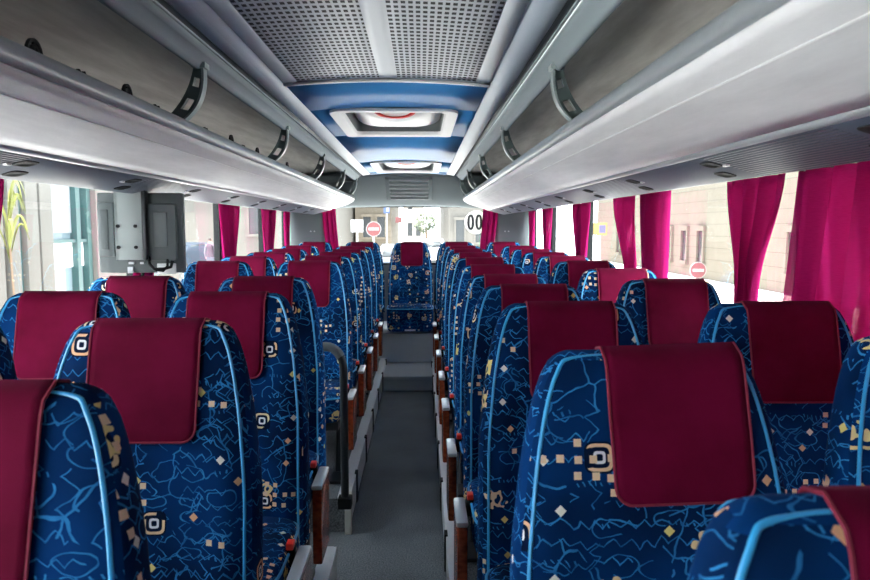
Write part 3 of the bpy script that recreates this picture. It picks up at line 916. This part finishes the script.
# ------------------------------------------------------------------ outside
GZ = -.75
struct(link('ground', MB().box(-60, 60, -40, 140, GZ-.1, GZ), M['asphalt']), 'pale asphalt street', 'street')
link('pavement', MB().box(-7.5, -3.2, -20, 14, GZ, GZ+.12), M['paving'], bpy.data.objects['ground'])
link('pavement', MB().box(7., 11.5, -20, 60, GZ, GZ+.12), M['paving'], bpy.data.objects['ground'])

def building(name, x0, x1, y0, y1, h, mat, wins, label, face, cat='building', cornice=True):
    """wins: list of (a0,a1,z0,z1) along the visible face; face 'x+','x-','y-'"""
    e = empty(name, ((x0+x1)/2, (y0+y1)/2, GZ)); tag(e, label, cat)
    O = e.location
    link('wall', rel(MB().box(x0, x1, y0, y1, GZ, GZ+h), O), mat, e)
    def fb(a0, a1, z0, z1, d0, d1):
        if face == 'x+': return (x1-d1, x1-d0, a0, a1, z0, z1) if d0 < d1 else (x1-d0, x1-d1, a0, a1, z0, z1)
        if face == 'x-': return (x0+min(d0, d1), x0+max(d0, d1), a0, a1, z0, z1)
        return (a0, a1, y0+min(d0, d1), y0+max(d0, d1), z0, z1)
    for a0, a1, z0, z1 in wins:
        f = MB()
        f.box(*fb(a0-.12, a0, z0-.1, z1+.15, -.10, .02)); f.box(*fb(a1, a1+.12, z0-.1, z1+.15, -.10, .02))
        f.box(*fb(a0-.15, a1+.15, z1, z1+.2, -.13, .02)); f.box(*fb(a0-.18, a1+.18, z0-.14, z0, -.16, .02))
        w = link('window', rel(f, O), mat, e)
        link('pane', rel(MB().box(*fb(a0, a1, z0, z1, -.02, .015)), O), M['winpane'], w)
    if cornice:
        lo, hi = (y0, y1) if face[0] == 'x' else (x0, x1)
        cm = MB()
        for zz, dd in ((GZ+h*.52, -.18), (GZ+h*.52+.18, -.30), (GZ+h-.3, -.35)):
            cm.box(*fb(lo, hi, zz, zz+.18, dd, .02))
        link('cornice', rel(cm, O), mat, e)
    return e
# left: shop front close by
xs_ = -4.885
e = empty('corner_shop', (xs_, 10, GZ)); tag(e, 'white shop front with teal window frames seen left of the monitor', 'shop'); O = e.location
def yl(px): return 5.0*700/(421-px)
m = MB().box(xs_-4, xs_-.35, 5, 14.6, GZ, GZ+6.5)
m.box(xs_-.35, xs_, 5, 14.6, 3.2, GZ+6.5)
link('wall', rel(m, O), M['stone3'], e)
for a, b in ((29, 41), (43, 55), (-60, 6), (12, 22)):
    link('pilaster', rel(MB().box(xs_-.36, xs_+.05, yl(a), yl(b), GZ, 3.2, .01), O), M['stone3'], e)
link('pilaster', rel(MB().box(xs_-.36, xs_+.05, yl(98), 14.6, GZ, 3.2), O), M['stone3'], e)
for a, b in ((22, 28.5), (56, 58.5), (83, 86.5), (93.5, 97)):
    link('mullion', rel(MB().box(xs_-.22, xs_-.02, yl(a), yl(b), GZ, 3.2), O), M['teal'], e)
yy0, yy1 = yl(58), yl(94)
zz = lambda y, d: CZ-(y-227)*d/700
link('transom', rel(MB().box(xs_-.20, xs_-.04, yy0, yy1, zz(243, 9.9), zz(239.5, 9.9)), O), M['teal'], e)
link('shop_window', rel(MB().box(xs_-.14, xs_-.12, yy0, yy1, GZ+.3, 3.2), O), M['shopglass'], e)
link('blind', rel(MB().box(xs_-.118, xs_-.10, yy0, yl(83), zz(233, 9.9), 3.2), O), M['blind'], e)
link('counter', rel(MB().box(xs_-.118, xs_-.10, yy0, yy1, zz(268, 9.9), zz(243, 9.9)), O), M['white'], e)
# palm like plant by the shop
e = empty('potted_palm', (-4.42, yl(5)*.93, GZ+.12)); tag(e, 'yellow green palm leaves beside the white shop front', 'plant')
m = MB()
rp = random.Random(5)
for k in range(16):
    a = rp.uniform(0, 2*PI); L = rp.uniform(.14, .24); h = 1.9+rp.uniform(-.3, .3)
    pts = [(math.cos(a)*L*t, math.sin(a)*L*t, h+.45*math.sin(t*2.4)-.1*t) for t in [q/7 for q in range(8)]]
    m.loft([[(x-math.sin(a)*w, y+math.cos(a)*w, z), (x, y, z-.012), (x+math.sin(a)*w, y-math.cos(a)*w, z), (x, y, z+.008)] for (x, y, z), w in zip(pts, (.006, .015, .02, .022, .02, .015, .01, .004))])
link('leaves', m, M['palm'], e)
link('stem', MB().tube([(0, 0, .3), (.02, 0, 1.2), (0, 0, 1.95)], .012, 8), M['bark'], e)
link('pot', MB().cyl((0, 0, .2), (0, 0, 1), .2, .4, 20, 0, .26), M['paving'], e)
# left: beige building at the end of the opening
building('corner_house', -26, -16.5, 34, 60, 14, M['stone2'], [(36+4*i, 37.2+4*i, z, z+1.9) for i in range(5) for z in (1.2, 4.6)], 'beige house facing the bus beyond the person', 'x+')
building('end_house', -26, -6.0, 62, 70, 12, M['stonew'], [(-14.5+3.1*i, -13.4+3.1*i, z, z+1.9) for i in range(3) for z in (.9, 4.4)], 'pale stone house closing the square behind the left curtains', 'y-')
# person standing outside
def person(loc, rz):
    e_v = [(0, 0, .92), (0, .0, 1.12), (0, .0, 1.32), (0, -.01, 1.47), (0, 0, 1.56), (0, .01, 1.66), (0, .0, 1.74),
           (.19, 0, 1.40), (.25, .02, 1.13), (.23, -.06, .88), (-.19, 0, 1.40), (-.25, .02, 1.13), (-.23, -.06, .88),
           (.10, 0, .88), (.11, -.02, .48), (.11, .02, .06), (.12, -.13, .03), (-.10, 0, .88), (-.11, -.02, .48), (-.11, .02, .06), (-.12, -.13, .03)]
    ed = [(0, 1), (1, 2), (2, 3), (3, 4), (4, 5), (5, 6), (3, 7), (7, 8), (8, 9), (3, 10), (10, 11), (11, 12), (0, 13), (13, 14), (14, 15), (15, 16), (0, 17), (17, 18), (18, 19), (19, 20)]
    rad = [(.16, .11), (.15, .10), (.17, .11), (.11, .08), (.055, .055), (.082, .095), (.06, .07), (.065, .06), (.05, .05), (.04, .035), (.065, .06), (.05, .05), (.04, .035),
           (.095, .09), (.065, .065), (.045, .05), (.035, .03), (.095, .09), (.065, .065), (.045, .05), (.035, .03)]
    me = bpy.data.meshes.new('person'); me.from_pydata(e_v, ed, [])
    for mm in (M['skin'], M['shirt'], M['trousers'], M['hair'], M['shirt2']): me.materials.append(mm)
    o = bpy.data.objects.new('person', me); C.objects.link(o)
    md = o.modifiers.new('skin', 'SKIN'); 
    for i, r in enumerate(rad): me.skin_vertices[0].data[i].radius = r
    me.skin_vertices[0].data[0].use_root = True
    sb = o.modifiers.new('sub', 'SUBSURF'); sb.levels = sb.render_levels = 2
    dg = bpy.context.evaluated_depsgraph_get(); ev = bpy.data.meshes.new_from_object(o.evaluated_get(dg))
    bpy.data.objects.remove(o); ev.name = 'person'
    ev.materials.clear()
    for mm in (M['skin'], M['shirt'], M['trousers'], M['hair'], M['shirt2']): ev.materials.append(mm)
    for p in ev.polygons:
        c = p.center
        if c.z < .95 and abs(c.x) < .19: p.material_index = 2
        elif c.z < 1.5 and c.z > .95: p.material_index = 1 if c.x < .12 else 4
        elif c.z > 1.69 or (c.z > 1.6 and c.y > .0): p.material_index = 3
        else: p.material_index = 0
        p.use_smooth = True
    o = bpy.data.objects.new('person', ev); C.objects.link(o); o.location = loc; o.rotation_euler = (0, 0, rz)
    return o
def at(px, d): return CX+(px-421)*d/700
p = person((at(212, 28), 28, GZ), math.radians(160))
tag(p, 'person in a lilac top standing outside beside a parked car', 'person')
# parked cars
def car(loc, rz, paint, label, group='parked cars'):
    e = empty('car', loc, rz); tag(e, label, 'car', group)
    prof = [(-2.05, .45), (-2.0, .75), (-1.2, .88), (-.75, 1.32), (.2, 1.42), (1.1, 1.35), (1.75, .95), (2.05, .85), (2.08, .45)]
    m = MB(); W = .84
    rings = []
    for y, k in ((-W, .94), (-W*.93, 1), (W*.93, 1), (W, .94)):
        rings.append([(x, y*(1 if z < 1. else .86), .3+(z-.3)*k) for x, z in prof]+[(2.0, y, .28), (-2.0, y, .28)])
    link('body', m.loft(rings), paint, e)
    g = MB()
    for s in (-1, 1):
        yy = s*W*.875
        g.add([(-.95, yy, .97), (-.62, yy*.99, 1.30), (.15, yy*.985, 1.36), (.15, yy, .97)], [(0, 1, 2, 3)]); g.add([(.22, yy, .97), (.22, yy*.985, 1.36), (1.0, yy*.985, 1.30), (1.45, yy, .98)], [(0, 1, 2, 3)])
    g.add([(-1.18, -.64, .93), (-1.18, .64, .93), (-.8, .56, 1.29), (-.8, -.56, 1.29)], [(0, 1, 2, 3)])
    g.add([(1.66, -.62, 1.02), (1.66, .62, 1.02), (1.2, .56, 1.32), (1.2, -.56, 1.32)], [(0, 1, 2, 3)])
    link('window_glass', g, M['winpane'], e, solid=.02, off=0)
    for x in (-1.3, 1.3):
        for y in (-.78, .78):
            w = link('wheel', MB().cyl((x, y, .31), (0, 1, 0), .31, .2, 24), M['rubber'], e)
            link('hubcap', MB().cyl((x, y+math.copysign(.1, y), .31), (0, 1, 0), .19, .02, 18), M['alu'], w)
    return e
car((at(192, 34), 34, GZ), math.radians(62), M['cardark'], 'dark car parked beside the person on the left')
car((at(398, 30), 30, GZ), math.radians(90), M['cardark'], 'dark car parked in the street behind the bus')
car((at(432, 44), 44, GZ), math.radians(90), M['carpaint'], 'pale car parked farther up the street behind the bus')
car((at(458, 31), 31, GZ), math.radians(92), M['carpaint'], 'silver car parked on the right of the street behind the bus')
# right: stone building
building('stone_building', 11.2, 22, 10, 44, 13, M['stonew'],
         [(at_y-.28, at_y+.28, .0, 1.25) for at_y in (19.2, 20.6, 27.5, 29.2, 31.0, 34, 36.5, 39)] + [(at_y-.6, at_y+.6, 5.4, 7.6) for at_y in (18, 21, 28, 32)],
         'pale limestone building with narrow windows along the right side of the street', 'x-')
# behind: street buildings
building('street_house', -16, -5.2, 40, 58, 11, M['stone3'], [(-7.6, -6.8, 1.0, 2.7), (-9.6, -8.8, 1.0, 2.7), (-7.6, -6.8, 4.3, 6.0), (-6.2, -5.5, 1.0, 2.7)], 'white house on the left of the street behind the bus', 'y-')
building('street_house', -5.0, -2.2, 55, 75, 10, M['stonew'], [(-4.4, -3.8, .6, 2.2), (-3.3, -2.7, .6, 2.2), (-4.4, -3.8, 3.8, 5.4)], 'tall narrow stone house in the street behind the bus', 'y-')
building('street_house', 2.1, 8, 50, 75, 9, M['stone3'], [(2.6, 3.2, .3, 1.9), (4.0, 4.6, .3, 1.9), (5.4, 6.0, .3, 1.9), (2.6, 3.2, 3.4, 5.0), (4.0, 4.6, 3.4, 5.0)], 'white house on the right of the street behind the bus', 'y-')
# signs
def no_entry(loc, r, label, h):
    e = empty('no_entry_sign', (loc[0], loc[1], GZ)); tag(e, label, 'road sign', 'no entry signs')
    z = loc[2]-GZ
    link('sign_rim', MB().cyl((0, 0, z), (0, 1, 0), r, .02, 40), M['signwhite'], e)
    link('sign_face', MB().cyl((0, -.012, z), (0, 1, 0), r*.92, .01, 40), M['signred'], e)
    link('sign_bar', MB().box(-r*.68, r*.68, -.024, -.016, z-r*.17, z+r*.17, .002), M['signwhite'], e)
    link('pole', MB().cyl((0, .04, z/2+.1), (0, 0, 1), .035, z+.2, 12), M['pole'], e)
def atz(y, d): return CZ-(y-227)*d/700
no_entry((at(374, 28), 28, atz(229, 28)), .30, 'red no entry sign in the street behind the rear window', 2)
no_entry((at(700.5, 18), 18, atz(270.5, 18)), .215, 'red no entry sign in front of the stone building on the right', 1)
def board(name, px, y, d, w, h, mats, label):
    e = empty(name, (at(px, d), d, GZ)); tag(e, label, 'sign'); z = atz(y, d)-GZ
    link('sign_face', MB().box(-w/2, w/2, -.015, .015, z-h/2, z+h/2, .004), mats[0], e)
    if len(mats) > 1: link('sign_panel', MB().box(-w*.05, w*.38, -.022, -.014, z-h*.3, z+h*.3), mats[1], e)
    link('pole', MB().cyl((0, .05, (z-h/2)/2), (0, 0, 1), .03, max(z+h*.3, .1), 10) if False else MB().box(-.03, .03, .016, .07, 0, z+h*.4), M['pole'], e)
board('notice_board', 357.5, 226, 29, .52, .52, [M['signwhite']], 'blank white square sign left of the no entry sign')
board('street_sign', 387, 209, 39, .34, .5, [M['signblue'], M['signwhite']], 'blue street sign above the no entry sign')
board('shop_sign', 399, 220, 45, .42, .38, [M['signred']], 'small red sign on the street behind the bus')
board('poster_board', 600, 229, 20, .42, .36, [M['signyellow'], M['signblue']], 'yellow poster board with blue panel between the right curtains')
# trees far down the street
def tree(px, d, h, r, label):
    e = empty('tree', (at(px, d), d, GZ)); tag(e, label, 'tree')
    rg = random.Random(int(px)); m = MB()
    for k in range(420):
        a = rg.uniform(0, 2*PI); b = math.acos(rg.uniform(-1, 1)); q = r*rg.uniform(.35, 1)**.6
        c = Vector((math.cos(a)*math.sin(b)*q, math.sin(a)*math.sin(b)*q, h-r+math.cos(b)*q*.9)); u = Vector((rg.uniform(-1, 1), rg.uniform(-1, 1), rg.uniform(-1, 1))).normalized(); w = u.orthogonal().normalized(); s = rg.uniform(.10, .2)
        n_ = u.cross(w)
        m.add([c-u*s, c+w*s*.5, c+u*s, c-w*s*.5, c+n_*.02, c-n_*.02], [(0, 1, 4), (1, 2, 4), (2, 3, 4), (3, 0, 4), (1, 0, 5), (2, 1, 5), (3, 2, 5), (0, 3, 5)])
    link('foliage', m, M['leaf'], e, smooth=0)
    link('trunk', MB().tube([(0, 0, 0), (.05, 0, h*.4), (0, 0, h-r)], [.16, .12, .06], 10), M['bark'], e)
building('terrace_house', -2.0, .5, 85, 100, 7.5, M['render'], [(-1.5, -.9, .3, 1.9), (-.5, .1, .3, 1.9), (-1.5, -.9, 3.2, 4.8)], 'low pale house far down the street behind the bus', 'y-')
tree(426, 62, 3.6, 1.1, 'small tree in the middle distance behind the bus')

# ------------------------------------------------------------------ light
w = bpy.data.worlds.new('sky'); SC.world = w; w.use_nodes = True
nt = w.node_tree; nt.nodes.clear()
out = nt.nodes.new('ShaderNodeOutputWorld'); bg = nt.nodes.new('ShaderNodeBackground')
bg.inputs[0].default_value = (.88, .95, 1.0, 1); bg.inputs[1].default_value = 5.0
nt.links.new(bg.outputs[0], out.inputs[0])

sun = bpy.data.lights.new('sun', 'SUN'); sun.energy = 22.; sun.angle = math.radians(.6); sun.color = (1., .95, .88)
so = bpy.data.objects.new('sun', sun); C.objects.link(so)
so.rotation_euler = Vector((.02, .10, -1.)).to_track_quat('-Z', 'Y').to_euler()
SC.view_settings.view_transform = 'Standard'; SC.view_settings.look = 'None'
SC.view_settings.exposure = 1.3; SC.view_settings.gamma = 1.0
SC.view_settings.use_curve_mapping = False
SC.cycles.max_bounces = 10; SC.cycles.diffuse_bounces = 6; SC.cycles.transparent_max_bounces = 16
SC.cycles.use_denoising = True
bpy.context.view_layer.update()
